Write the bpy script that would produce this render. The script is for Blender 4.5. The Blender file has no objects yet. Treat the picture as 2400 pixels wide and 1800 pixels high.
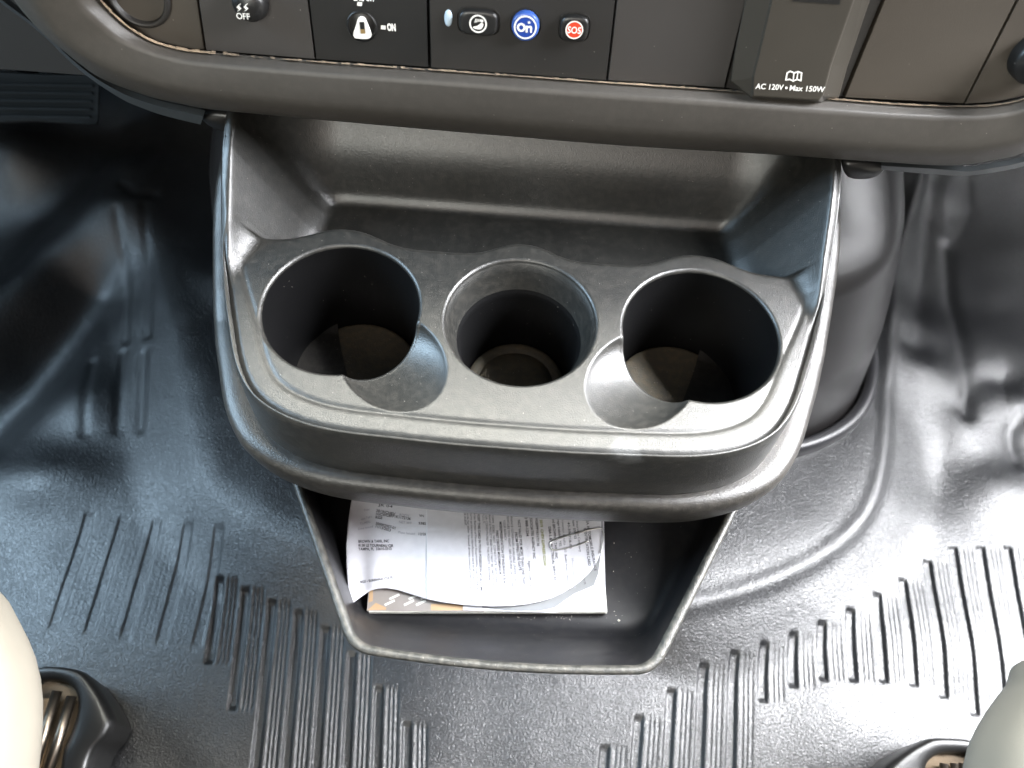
import bpy, bmesh, math, random
import numpy as np
from mathutils import Vector, Matrix
random.seed(7); rng = np.random.default_rng(7)
S = bpy.context.scene
COL = S.collection

# ------------------------------------------------------------------ camera
F = 1800.0
PITCH, ROLL = math.radians(60), math.radians(4.2)
fwd = np.array([0, math.cos(PITCH), -math.sin(PITCH)])
up0 = np.array([0, math.sin(PITCH), math.cos(PITCH)])
X0 = np.array([1., 0, 0])
cright = math.cos(ROLL)*X0 + math.sin(ROLL)*up0
cup = -math.sin(ROLL)*X0 + math.cos(ROLL)*up0
def ray(u, v): return fwd + cright*((u-1200)/F) + cup*((900-v)/F)
CAM = -ray(1220, 747)*0.417
def PZ(u, v, z):
    r = ray(u, v); return CAM + r*((z-CAM[2])/r[2])
def PY(u, v, y):
    r = ray(u, v); return CAM + r*((y-CAM[1])/r[1])
cd = bpy.data.cameras.new('camera'); cam = bpy.data.objects.new('camera', cd); COL.objects.link(cam)
cd.sensor_fit = 'HORIZONTAL'; cd.sensor_width = 36; cd.lens = 36*F/2400
cd.clip_start = 0.01; cd.clip_end = 50
M = Matrix(((cright[0], cup[0], -fwd[0]), (cright[1], cup[1], -fwd[1]), (cright[2], cup[2], -fwd[2])))
cam.matrix_world = Matrix.Translation(Vector(CAM)) @ M.to_4x4()
cd.dof.use_dof = True; cd.dof.focus_distance = 0.43; cd.dof.aperture_fstop = 5.6*1.3
S.camera = cam

# ------------------------------------------------------------------ light: daylight through the van's windows, plus two added fill lamps
w = bpy.data.worlds.new('World'); S.world = w; w.use_nodes = True
w.node_tree.nodes['Background'].inputs[0].default_value = (0.75, 0.8, 0.9, 1)
w.node_tree.nodes['Background'].inputs[1].default_value = 0.03
def area(name, loc, target, sx, sy, power, color):
    l = bpy.data.lights.new(name, 'AREA'); l.shape = 'RECTANGLE'; l.size = sx; l.size_y = sy
    l.energy = power; l.color = color
    o = bpy.data.objects.new(name, l); COL.objects.link(o); o.location = loc
    d = Vector(target)-Vector(loc); o.rotation_euler = d.to_track_quat('-Z', 'Y').to_euler()
    return o
area('windshield_daylight', (0.0, 0.85, 1.10), (0, -0.05, 0.0), 1.5, 0.75, 178, (1.0, 0.985, 0.88))
rl = area('right_door_daylight', (1.00, 0.32, 0.52), (0.50, 0.05, -0.32), 0.9, 1.0, 165, (0.96, 0.97, 1.0))
rl.data.spread = math.radians(115)
area('left_door_daylight', (-1.05, 0.25, 0.55), (-0.1, 0.0, -0.2), 0.8, 0.65, 58, (0.58, 0.80, 1.0))
area('cabin_bounce_fill', (-0.1, -1.0, 0.80), (0, 0.08, 0.0), 1.0, 0.7, 8, (1.0, 0.86, 0.76))  # added warm fill standing for light bounced inside the cabin
area('recess_fill', (-0.48, -1.30, 0.85), (-0.05, 0.1, 0.0), 0.6, 0.35, 14, (0.95, 1.0, 0.93))  # added lamp behind the camera, brightens the recess's upper back wall
S.view_settings.view_transform = 'Standard'; S.view_settings.look = 'None'
S.view_settings.exposure = -0.08; S.view_settings.gamma = 1.0
S.render.engine = 'CYCLES'
S.cycles.max_bounces = 6

# ------------------------------------------------------------------ helpers
def tag(o, label=None, cat=None, group=None, kind=None):
    if label: o['label'] = label
    if cat: o['category'] = cat
    if group: o['group'] = group
    if kind: o['kind'] = kind
    return o
def thing(name, loc, label, cat, group=None):
    o = bpy.data.objects.new(name, None); COL.objects.link(o); o.location = loc
    o.empty_display_size = 0.02
    return tag(o, label, cat, group)
def parent(c, p):
    """keep c where it is (all meshes are built in world metres)"""
    c.parent = p
    loc = Vector(p.location)      # parts themselves sit at the world origin under their thing
    if p.parent is not None: loc = Vector((0, 0, 0))
    c.matrix_parent_inverse = Matrix.Translation(-loc)
def obj(name, verts, faces, mats, par=None, smooth=True, fmats=None, label=None, autosmooth=None):
    me = bpy.data.meshes.new(name)
    me.from_pydata([tuple(map(float, v)) for v in verts], [], [tuple(map(int, f)) for f in faces])
    if not isinstance(mats, (list, tuple)): mats = [mats]
    for m in mats: me.materials.append(m)
    if fmats is not None: me.polygons.foreach_set('material_index', np.array(fmats, dtype=np.int32))
    me.polygons.foreach_set('use_smooth', [smooth]*len(me.polygons))
    me.validate(); me.update()
    if smooth and autosmooth is not None: me.set_sharp_from_angle(angle=math.radians(autosmooth))
    o = bpy.data.objects.new(name, me); COL.objects.link(o)
    if par is not None: parent(o, par)
    if label: o['label'] = label
    return o
class MB:
    def __init__(s): s.v = []; s.f = []; s.m = []
    def add(s, verts, faces, mi=0):
        b = len(s.v); s.v += [tuple(v) for v in verts]
        for f in faces: s.f.append(tuple(b+i for i in f)); s.m.append(mi)
    def loft(s, rings, closed=True, mi=0, cap0=False, cap1=False):
        n = len(rings[0]); V = [p for r in rings for p in r]; Fc = []
        for k in range(len(rings)-1):
            for i in range(n if closed else n-1):
                j = (i+1) % n
                Fc.append((k*n+i, k*n+j, (k+1)*n+j, (k+1)*n+i))
        if cap0: Fc.append(tuple(range(n-1, -1, -1)))
        if cap1: Fc.append(tuple((len(rings)-1)*n+i for i in range(n)))
        s.add(V, Fc, mi)
    def tube(s, pts, r, n=10, mi=0):
        pts = [Vector(p) for p in pts]; rings = []
        for i, p in enumerate(pts):
            t = (pts[min(i+1, len(pts)-1)]-pts[max(i-1, 0)]).normalized()
            a = t.cross(Vector((0, 0, 1)));
            if a.length < 1e-3: a = t.cross(Vector((0, 1, 0)))
            a.normalize(); b = t.cross(a)
            rings.append([p+(a*math.cos(2*math.pi*k/n)+b*math.sin(2*math.pi*k/n))*r for k in range(n)])
        s.loft(rings, True, mi, True, True)
    def obj(s, name, mats, par=None, smooth=True, label=None, autosmooth=None):
        return obj(name, s.v, s.f, mats, par, smooth, s.m, label, autosmooth)
def catmull(pts, n, closed=False, lin=False):
    """smooth curve through pts, n samples equally spaced along it"""
    P = np.array(pts, float); k = len(P)
    out = []
    segs = k if closed else k-1
    for i in range(segs):
        p1 = P[i]; p2 = P[(i+1) % k]
        p0 = P[(i-1) % k] if closed or i > 0 else 2*p1-p2
        p3 = P[(i+2) % k] if closed or i+2 < k else 2*p2-p1
        t = np.linspace(0, 1, 24, endpoint=False)[:, None]
        if lin: out.append(p1+(p2-p1)*t)
        else: out.append(0.5*((2*p1)+(-p0+p2)*t+(2*p0-5*p1+4*p2-p3)*t**2+(-p0+3*p1-3*p2+p3)*t**3))
    out = np.vstack(out+[P[0:1] if closed else P[-1:]])
    d = np.r_[0, np.cumsum(np.linalg.norm(np.diff(out, axis=0), axis=1))]
    s = np.linspace(0, d[-1], n, endpoint=not closed)
    return np.stack([np.interp(s, d, out[:, j]) for j in range(out.shape[1])], axis=1)
def sstep(a, b, x):
    t = np.clip((x-a)/(b-a), 0, 1); return t*t*(3-2*t)
def seg_dist(X, Y, poly, closed=False):
    """distance and left/right sign to polyline, plus nearest point"""
    P = np.asarray(poly, float); k = len(P)
    best = np.full(X.shape, 1e9); sg = np.zeros(X.shape); nx = np.zeros(X.shape); ny = np.zeros(X.shape)
    for i in range(k if closed else k-1):
        a = P[i]; b = P[(i+1) % k]; d = b-a; L = d@d
        if L < 1e-14: continue
        t = np.clip(((X-a[0])*d[0]+(Y-a[1])*d[1])/L, 0, 1)
        qx = a[0]+t*d[0]; qy = a[1]+t*d[1]
        D = np.hypot(X-qx, Y-qy); c = d[0]*(Y-a[1])-d[1]*(X-a[0])
        m = D < best
        best = np.where(m, D, best); sg = np.where(m, np.sign(c), sg); nx = np.where(m, qx, nx); ny = np.where(m, qy, ny)
    return best, sg, nx, ny
def inside(X, Y, poly):
    P = np.asarray(poly); c = np.zeros(X.shape, bool); k = len(P)
    for i in range(k):
        x1, y1 = P[i][:2]; x2, y2 = P[(i+1) % k][:2]
        if y1 == y2: continue
        m = ((y1 > Y) != (y2 > Y)) & (X < (x2-x1)*(Y-y1)/(y2-y1)+x1)
        c ^= m
    return c
def grid_faces(nx, ny, keep=None):
    i, j = np.meshgrid(np.arange(nx-1), np.arange(ny-1))
    a = (j*nx+i).ravel(); f = np.stack([a, a+1, a+1+nx, a+nx], 1)
    if keep is not None: f = f[keep.ravel()[f].all(axis=1)]
    return f
def fast_mesh(name, V, Fq, mat, par=None, label=None):
    used = np.unique(Fq); remap = np.full(len(V), -1); remap[used] = np.arange(len(used))
    V = V[used]; Fq = remap[Fq]
    me = bpy.data.meshes.new(name); me.vertices.add(len(V)); me.vertices.foreach_set('co', V.astype(np.float32).ravel())
    me.loops.add(Fq.size); me.loops.foreach_set('vertex_index', Fq.ravel().astype(np.int32))
    me.polygons.add(len(Fq)); me.polygons.foreach_set('loop_start', np.arange(0, Fq.size, 4, dtype=np.int32))
    me.polygons.foreach_set('loop_total', np.full(len(Fq), 4, dtype=np.int32))
    me.materials.append(mat); me.update(calc_edges=True); me.validate()
    me.polygons.foreach_set('use_smooth', [True]*len(me.polygons))
    o = bpy.data.objects.new(name, me); COL.objects.link(o)
    if par is not None: parent(o, par)
    if label: o['label'] = label
    return o

# ------------------------------------------------------------------ materials
def plastic(name, col, rough=0.42, grain=1400, bump=0.12, specks=0.0, spec=0.5, mott=0.10, marks=(), aniso=None, dust=None, dcol=(0.30, 0.27, 0.23)):
    m = bpy.data.materials.new(name); m.use_nodes = True; nt = m.node_tree; N = nt.nodes; L = nt.links
    b = N['Principled BSDF']; g = N.new('ShaderNodeNewGeometry')
    b.inputs['Specular IOR Level'].default_value = spec
    pos = g.outputs['Position']
    n1 = N.new('ShaderNodeTexNoise'); n1.inputs['Scale'].default_value = 14; n1.inputs['Detail'].default_value = 6; L.new(pos, n1.inputs['Vector'])
    mr = N.new('ShaderNodeMapRange'); mr.inputs[1].default_value = 0.3; mr.inputs[2].default_value = 0.7
    mr.inputs[3].default_value = 1-mott; mr.inputs[4].default_value = 1+mott; L.new(n1.outputs['Fac'], mr.inputs[0])
    mul = N.new('ShaderNodeVectorMath'); mul.operation = 'SCALE'; mul.inputs[0].default_value = col; L.new(mr.outputs[0], mul.inputs['Scale'])
    c = mul.outputs[0]
    def mixc(fac, colour, c):
        mx = N.new('ShaderNodeMix'); mx.data_type = 'RGBA'; L.new(fac, mx.inputs['Factor']); L.new(c, mx.inputs['A']); mx.inputs['B'].default_value = (*colour, 1)
        return mx.outputs['Result']
    if dust:   # a thin film of dust in irregular patches
        nd = N.new('ShaderNodeTexNoise'); nd.inputs['Scale'].default_value = 240; nd.inputs['Detail'].default_value = 8; L.new(pos, nd.inputs['Vector'])
        md = N.new('ShaderNodeMapRange'); md.inputs[1].default_value = 0.42; md.inputs[2].default_value = 0.75; md.inputs[4].default_value = dust; L.new(nd.outputs['Fac'], md.inputs[0])
        c = mixc(md.outputs[0], dcol, c)
    for (p, r, colour, amt) in marks:
        vd = N.new('ShaderNodeVectorMath'); vd.operation = 'DISTANCE'; L.new(pos, vd.inputs[0]); vd.inputs[1].default_value = tuple(p)
        ns = N.new('ShaderNodeTexNoise'); ns.inputs['Scale'].default_value = 260; ns.inputs['Detail'].default_value = 5; L.new(pos, ns.inputs['Vector'])
        ad = N.new('ShaderNodeMath'); ad.operation = 'MULTIPLY_ADD'; L.new(ns.outputs['Fac'], ad.inputs[0]); ad.inputs[1].default_value = r*1.4; L.new(vd.outputs['Value'], ad.inputs[2])
        mp = N.new('ShaderNodeMapRange'); mp.inputs[1].default_value = r*1.0; mp.inputs[2].default_value = r*1.8; mp.inputs[3].default_value = amt; mp.inputs[4].default_value = 0; L.new(ad.outputs[0], mp.inputs[0])
        c = mixc(mp.outputs[0], colour, c)
    if specks > 0:  # lint and dust grains
        for sc, th in ((420, 0.085), (230, 0.045)):
            v = N.new('ShaderNodeTexVoronoi'); v.inputs['Scale'].default_value = sc; L.new(pos, v.inputs['Vector'])
            lt = N.new('ShaderNodeMath'); lt.operation = 'LESS_THAN'; lt.inputs[1].default_value = th; L.new(v.outputs['Distance'], lt.inputs[0])
            sp = N.new('ShaderNodeSeparateColor'); L.new(v.outputs['Color'], sp.inputs[0])
            l2 = N.new('ShaderNodeMath'); l2.operation = 'LESS_THAN'; l2.inputs[1].default_value = specks; L.new(sp.outputs[0], l2.inputs[0])
            ml = N.new('ShaderNodeMath'); ml.operation = 'MULTIPLY'; L.new(lt.outputs[0], ml.inputs[0]); L.new(l2.outputs[0], ml.inputs[1])
            c = mixc(ml.outputs[0], (0.24, 0.225, 0.20), c)
    L.new(c, b.inputs['Base Color'])
    mr2 = N.new('ShaderNodeMapRange'); mr2.inputs[3].default_value = rough-0.06; mr2.inputs[4].default_value = rough+0.08; L.new(n1.outputs['Fac'], mr2.inputs[0])
    L.new(mr2.outputs[0], b.inputs['Roughness'])
    if bump > 0:
        v = N.new('ShaderNodeTexNoise'); v.inputs['Scale'].default_value = grain; v.inputs['Detail'].default_value = 2; v.inputs['Distortion'].default_value = 0.6; L.new(pos, v.inputs['Vector'])
        bp = N.new('ShaderNodeBump'); bp.inputs['Strength'].default_value = bump; bp.inputs['Distance'].default_value = 0.0008
        L.new(v.outputs['Fac'], bp.inputs['Height']); L.new(bp.outputs[0], b.inputs['Normal'])
    return m
def flat(name, col, rough=0.5, metal=0.0, spec=0.5):
    m = bpy.data.materials.new(name); m.use_nodes = True; N = m.node_tree.nodes; L = m.node_tree.links
    b = N['Principled BSDF']
    g = N.new('ShaderNodeNewGeometry'); n = N.new('ShaderNodeTexNoise'); n.inputs['Scale'].default_value = 180; n.inputs['Detail'].default_value = 4
    L.new(g.outputs['Position'], n.inputs['Vector'])
    mr = N.new('ShaderNodeMapRange'); mr.inputs[3].default_value = 0.9; mr.inputs[4].default_value = 1.1; L.new(n.outputs['Fac'], mr.inputs[0])
    mul = N.new('ShaderNodeVectorMath'); mul.operation = 'SCALE'; mul.inputs[0].default_value = col; L.new(mr.outputs[0], mul.inputs['Scale'])
    L.new(mul.outputs[0], b.inputs['Base Color'])
    b.inputs['Roughness'].default_value = rough; b.inputs['Metallic'].default_value = metal; b.inputs['Specular IOR Level'].default_value = spec
    return m
scuffs = [(PZ(1470, 1052, .002), .009, (0.16, 0.165, 0.17), .3), (PZ(1222, 1028, .004), .004, (0.15, 0.15, 0.135), .5),
          (PZ(612, 998, -.012), .0012, (0.75, 0.75, 0.72), .9), (PZ(628, 1018, -.018), .0012, (0.75, 0.75, 0.72), .9), (PZ(622, 1008, -.015), .001, (0.75, 0.75, 0.72), .9)]
M_TRAY = plastic('tray_plastic', (0.011, 0.011, 0.0098), 0.40, 1300, 0.22, specks=0.10, marks=scuffs, dust=0.05, spec=.8)
M_SHELL = plastic('shell_plastic', (0.016, 0.0145, 0.0125), 0.42, 1000, 0.30, specks=0.12, dust=0.06, spec=.6)
M_WELL = plastic('shaded_well_plastic', (0.003, 0.003, 0.0033), 0.42, 1500, 0.10, specks=0.08, spec=.3)  # darker copy of the tray plastic, deepens the shade inside the wells
M_MAT = plastic('cup_mat_rubber', (0.085, 0.075, 0.055), 0.62, 900, 0.35, specks=0.12, dust=0.5, dcol=(0.17, 0.125, 0.07))
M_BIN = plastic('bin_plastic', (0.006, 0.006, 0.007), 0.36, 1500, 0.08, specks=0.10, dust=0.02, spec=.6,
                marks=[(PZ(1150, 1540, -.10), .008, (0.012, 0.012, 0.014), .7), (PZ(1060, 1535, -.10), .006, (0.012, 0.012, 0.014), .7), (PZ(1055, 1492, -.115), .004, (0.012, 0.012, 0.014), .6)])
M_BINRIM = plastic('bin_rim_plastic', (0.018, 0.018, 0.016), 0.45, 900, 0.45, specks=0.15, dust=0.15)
M_DASH = plastic('dash_plastic', (0.038, 0.034, 0.029), 0.50, 1800, 0.12, specks=0.04, dust=0.03)
M_PANEL = plastic('panel_plastic', (0.030, 0.027, 0.025), 0.50, 2200, 0.10, specks=0.03)
M_PANELW = plastic('warm_panel_plastic', (0.042, 0.035, 0.027), 0.50, 2200, 0.10, specks=0.03)
M_DOOR = plastic('door_plastic', (0.030, 0.026, 0.020), 0.45, 2200, 0.08, specks=0.06)
M_PANELD = plastic('dark_panel_plastic', (0.006, 0.006, 0.006), 0.42, 2200, 0.08, specks=0.06)
M_PANELM = plastic('charcoal_panel_plastic', (0.014, 0.013, 0.012), 0.45, 2200, 0.08, specks=0.06)
M_FLOOR = plastic('floor_rubber', (0.006, 0.0065, 0.0075), 0.34, 760, 0.75, spec=.75, specks=0.03, dust=0.07, dcol=(0.10, 0.10, 0.105), mott=0.12)
M_PED = plastic('pedestal_plastic', (0.012, 0.011, 0.011), 0.32, 1600, 0.10, specks=0.05, spec=.75)
M_GASKET = plastic('gasket_rubber', (0.016, 0.016, 0.018), 0.38, 900, 0.10)
M_BLACK = plastic('black_plastic', (0.010, 0.010, 0.010), 0.35, 1500, 0.10, specks=0.02)
M_VOID = plastic('void_black', (0.006, 0.006, 0.006), 0.8, 1500, 0.0)  # near-black, so panel gaps and footwell read as unlit void
M_TRIM = plastic('trim_strip_plastic', (0.035, 0.040, 0.043), 0.35, 1500, 0.10)
M_SEAT = plastic('seat_vinyl', (0.170, 0.155, 0.128), 0.55, 1800, 0.15, mott=0.05)
M_GRIT = plastic('grit', (0.11, 0.08, 0.05), 0.9, 900, 0.5, mott=0.8, specks=0.5)
M_RUST = plastic('rusty_metal', (0.30, 0.20, 0.11), 0.6, 700, 0.8, mott=0.8, specks=0.3)
M_RAIL = flat('rail_steel', (0.20, 0.17, 0.14), 0.35, 1.0)
M_STEEL = flat('steel', (0.55, 0.55, 0.53), 0.28, 1.0)
M_BRASS = flat('brass', (0.60, 0.42, 0.20), 0.4, 1.0)
M_WHITE = flat('white_print', (0.80, 0.79, 0.75), 0.5)
M_PAPER = flat('white_paper', (0.40, 0.40, 0.43), 0.6)
M_PAPER2 = flat('cream_paper', (0.42, 0.41, 0.38), 0.6)
M_COVER = flat('booklet_cover', (0.16, 0.145, 0.135), 0.45)
M_ORANGE = flat('orange_cover', (0.27, 0.18, 0.10), 0.5)
M_INK = flat('ink', (0.045, 0.045, 0.05), 0.6)
M_INKL = flat('light_ink', (0.20, 0.20, 0.22), 0.6)
M_INKY = flat('olive_ink', (0.16, 0.17, 0.02), 0.6)
M_BLUE = flat('blue_button', (0.035, 0.085, 0.30), 0.25)
M_BLUED = flat('deep_blue_print', (0.015, 0.05, 0.27), 0.3)
M_RED = flat('red_print', (0.62, 0.05, 0.02), 0.35)
M_LED = flat('indicator_lens', (0.42, 0.52, 0.60), 0.25)

# ------------------------------------------------------------------ text as meshes
def text_geo(s, size=1.0, bold=0.0, shear=0.0, align='LEFT', width=None):
    c = bpy.data.curves.new('t', 'FONT'); c.body = s; c.size = 1.0; c.offset = bold; c.shear = shear; c.align_x = 'LEFT'; c.resolution_u = 3
    o = bpy.data.objects.new('t', c); COL.objects.link(o)
    me = bpy.data.meshes.new_from_object(o.evaluated_get(bpy.context.evaluated_depsgraph_get()))
    V = np.array([v.co[:] for v in me.vertices]).reshape(-1, 3)[:, :2]; Fc = [tuple(p.vertices) for p in me.polygons]
    bpy.data.objects.remove(o); bpy.data.curves.remove(c); bpy.data.meshes.remove(me)
    V[:, 0] -= V[:, 0].min()
    W = V[:, 0].max()
    sx = size if width is None else width/W
    V = V*np.array([sx, size])
    if align == 'CENTER': V[:, 0] -= V[:, 0].max()/2
    return V, Fc

# ================================================================== FLOOR
ZF = -0.32
ZP = -0.295
def F2(u, v, z=ZF): return PZ(u, v, z)[:2]
xs = np.concatenate([np.arange(-1.3, -0.56, .01), np.arange(-0.56, 0.56, .0008), np.arange(0.56, 1.3, .01)])
ys = np.concatenate([np.arange(-0.9, -0.30, .01), np.arange(-0.30, 0.20, .0020), np.arange(0.20, 0.75, .003), np.arange(0.75, 1.2, .02)])
X, Y = np.meshgrid(xs, ys)
Z = np.full(X.shape, ZF)
Z += 0.75*np.log1p(np.exp((Y-0.42)/0.035))*0.035            # toe board
# raised tunnel round the pedestal
plat = catmull([F2(*p, ZP) for p in [(330, 500), (400, 800), (440, 1020), (470, 1130), (560, 1215), (720, 1290), (900, 1350), (1150, 1400), (1400, 1425), (1560, 1435), (1690, 1412), (1840, 1360), (1970, 1285), (2050, 1190), (2085, 1060), (2090, 900), (2105, 650), (2150, 450)]], 140)
plat = np.vstack([plat, [[plat[-1][0], 1.5], [plat[0][0], 1.5]]])
pd, _, _, _ = seg_dist(X, Y, plat, True); pin = inside(X, Y, plat); ps = np.where(pin, pd, -pd)
wl = 0.014+0.03*sstep(0.0, -0.2, X)+.030*sstep(.05, .2, X)
Z += (ZP-ZF)*sstep(-1.5, .5, ps/wl) + (.0006+.0030*sstep(.05, .2, X))*np.exp(-((ps-0.004)/0.008)**2)
Z += -0.006*sstep(0.02, 0.09, ps)
def bump(u, v, h, rx, ry=None, ang=0):
    global Z
    x0, y0 = F2(u, v); ry = ry or rx; c, s = math.cos(math.radians(ang)), math.sin(math.radians(ang))
    dx = (X-x0)*c+(Y-y0)*s; dy = -(X-x0)*s+(Y-y0)*c
    Z = Z + h*np.exp(-(dx/rx)**2-(dy/ry)**2)
def ridge(pts, h, wd, fall=None):
    global Z
    P = catmull([F2(*p) for p in pts], 24)
    d, sg, _, _ = seg_dist(X, Y, P)
    Z = Z + h*np.exp(-(d/wd)**2)
# left footwell: folds and shallow bosses of the moulded mat
ridge([(-40, 800), (90, 700), (200, 590), (300, 470)], .034, .045)
ridge([(-60, 1010), (60, 880), (150, 760), (200, 690)], -.022, .032)
bump(60, 420, .05, .06, .05); bump(330, 560, .012, .04); bump(560, 690, .010, .03)
bump(120, 1130, .012, .05, .03); bump(200, 950, .010, .035)
for (u, v0, v1) in ((215, 850, 1020), (290, 830, 1010), (345, 840, 1010), (310, 560, 800), (370, 540, 800)):
    ridge([(u, v0), (u-12, v1)], -.0014, .005)
ridge([(330, 505), (350, 520), (385, 515)], -.002, .006)
# right footwell
ridge([(2210, 590), (2245, 830), (2255, 980)], -.0025, .008)
ridge([(2225, 930), (2290, 850), (2370, 850), (2440, 930)], .009, .045)
ridge([(2250, 1010), (2330, 960), (2420, 960)], .005, .026)
ridge([(2245, 960), (2290, 905), (2350, 900)], -.003, .014)
bump(2150, 880, .010, .04, .03); bump(2330, 1150, .010, .05, .03)
ridge([(2388, 980), (2368, 1020), (2378, 1085)], -.003, .008)
bump(2210, 1130, -.008, .035); bump(2130, 780, .008, .05, .03)
bump(2010, 1700, .007, .06, .04); bump(2200, 1500, .006, .07, .04)
ridge([(2150, 420), (2150, 640), (2130, 830)], -.006, .016)
# ribs: wide channel plus three fine grooves, repeated
def zone(top, bot):
    T = np.array([F2(*p) for p in top]); B = np.array([F2(*p) for p in bot])
    yt = np.interp(X, T[:, 0], T[:, 1], left=-9, right=-9); yb = np.interp(X, B[:, 0], B[:, 1], left=9, right=B[-1, 1])
    return np.minimum(yt-Y, Y-yb), T, B
def ribs(top, bot, fan, phase, per, depth, fine=.25, soft=0.0011):
    global Z
    D, T, B = zone(top, bot)
    s = (X + fan*(Y+0.15))/per + phase; k = np.floor(s)
    # every rib ends square at its own place, like a comb
    xc = (k+0.5-phase)*per - fan*(Y+0.15)
    yt = np.interp(xc, T[:, 0], T[:, 1], left=-9, right=-9); yb = np.interp(xc, B[:, 0], B[:, 1], left=9, right=B[-1, 1])
    m = sstep(-soft, soft, yt-Y)*sstep(-soft*1.4, soft*1.4, Y-yb)
    f = s-k
    prof = sstep(0.0, 0.055, f)*(1-sstep(0.27, 0.36, f))*1.0
    for c in (0.52, 0.67, 0.82): prof = prof + fine*np.exp(-((f-c)/0.038)**2)
    Z = Z - depth*m*prof
ribs([(500, 1350), (560, 1363), (625, 1398), (690, 1425), (760, 1450), (860, 1545), (930, 1640), (1010, 1740), (1060, 1900)],
     [(440, 1530), (505, 1545), (545, 1600), (565, 1650), (575, 1990), (1100, 1990)], 0.11, 0.10, .0232, .0040, fine=.55)
ribs([(80, 1200), (200, 1205), (440, 1230), (560, 1250)], [(80, 1460), (200, 1480), (440, 1510), (520, 1520)], 0.02, 0.30, .030, .0010, soft=.004, fine=.1)
ribs([(1400, 1790), (1500, 1700), (1580, 1635), (1650, 1570), (1710, 1543), (1850, 1500), (1980, 1450), (2110, 1375), (2190, 1330), (2205, 1285), (2400, 1285), (2600, 1290)],
     [(1400, 1990), (1730, 1990), (1752, 1735), (1790, 1655), (1870, 1612), (1940, 1595), (2080, 1600), (2160, 1610), (2240, 1640), (2330, 1690), (2600, 1750)], -0.10, 0.35, .0248, .0030, fine=.20)
nz = rng.normal(size=(60, 60))
def vnoise(x, y, sc, seed=0):
    r = np.random.default_rng(seed).random((64, 64)); x = x*sc; y = y*sc
    xi = np.floor(x).astype(int); yi = np.floor(y).astype(int); fx = x-xi; fy = y-yi
    fx = fx*fx*(3-2*fx); fy = fy*fy*(3-2*fy)
    g = lambda a, b: r[a % 64, b % 64]
    return (g(xi, yi)*(1-fx)+g(xi+1, yi)*fx)*(1-fy)+(g(xi, yi+1)*(1-fx)+g(xi+1, yi+1)*fx)*fy
Z += 0.003*(vnoise(X+3, Y+3, 11, 1)-.5)+0.0012*(vnoise(X+3, Y+3, 33, 2)-.5)
V = np.stack([X.ravel(), Y.ravel(), Z.ravel()], 1)
tag(fast_mesh('floor', V, grid_faces(len(xs), len(ys)), M_FLOOR), kind='structure')

# ================================================================== PEDESTAL
ped = thing('console_pedestal', (0.02, 0.2, -0.30), 'dark flared plastic column under the cup holder tray, rising from the black floor mat', 'pedestal')
def ped_ring(z, grow=0.0, n=160):
    t = (z+0.32)/0.32   # 0 floor .. 1 top
    xr = np.interp(z, [-.342, -.282, -.226, -.174, -.134, -.094, -.058, -.025, .03, .08], [.3643, .350, .339, .327, .316, .303, .289, .275, .258, .248]) - .006
    xl = np.interp(z, [-.34, -.273, -.196, -.09, -.022, .03, .08], [-.292, -.280, -.268, -.247, -.231, -.218, -.21]) - .006
    yf = np.interp(z, [-.32, -.20, -.10, -.05, -.03, .08], [.068, .078, .10, .160, .185, .21]); yb = 0.42
    cx, hx = (xr+xl)/2, (xr-xl)/2+grow; cy, hy = (yf+yb)/2, (yb-yf)/2+grow
    a = np.linspace(0, 2*math.pi, n, endpoint=False); e = 0.50
    c, s = np.cos(a), np.sin(a)
    return [(cx+hx*np.sign(c[i])*abs(c[i])**e, cy+hy*np.sign(s[i])*abs(s[i])**(e*1.25), z) for i in range(n)]
mb = MB(); mb.loft([ped_ring(z) for z in np.linspace(-.315, .03, 40)])
mb.obj('column', M_PED, ped)
mb = MB()
rg = [(.002, -.286), (.004, -.2835), (.007, -.2825), (.0105, -.2835), (.0125, -.287), (.013, -.293), (.0125, -.303), (.016, -.307), (.016, -.315)]
mb.loft([[(x, y, z) for (x, y, _) in ped_ring(-.29, g)] for g, z in rg]); mb.obj('base_ring', M_GASKET, ped)

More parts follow.
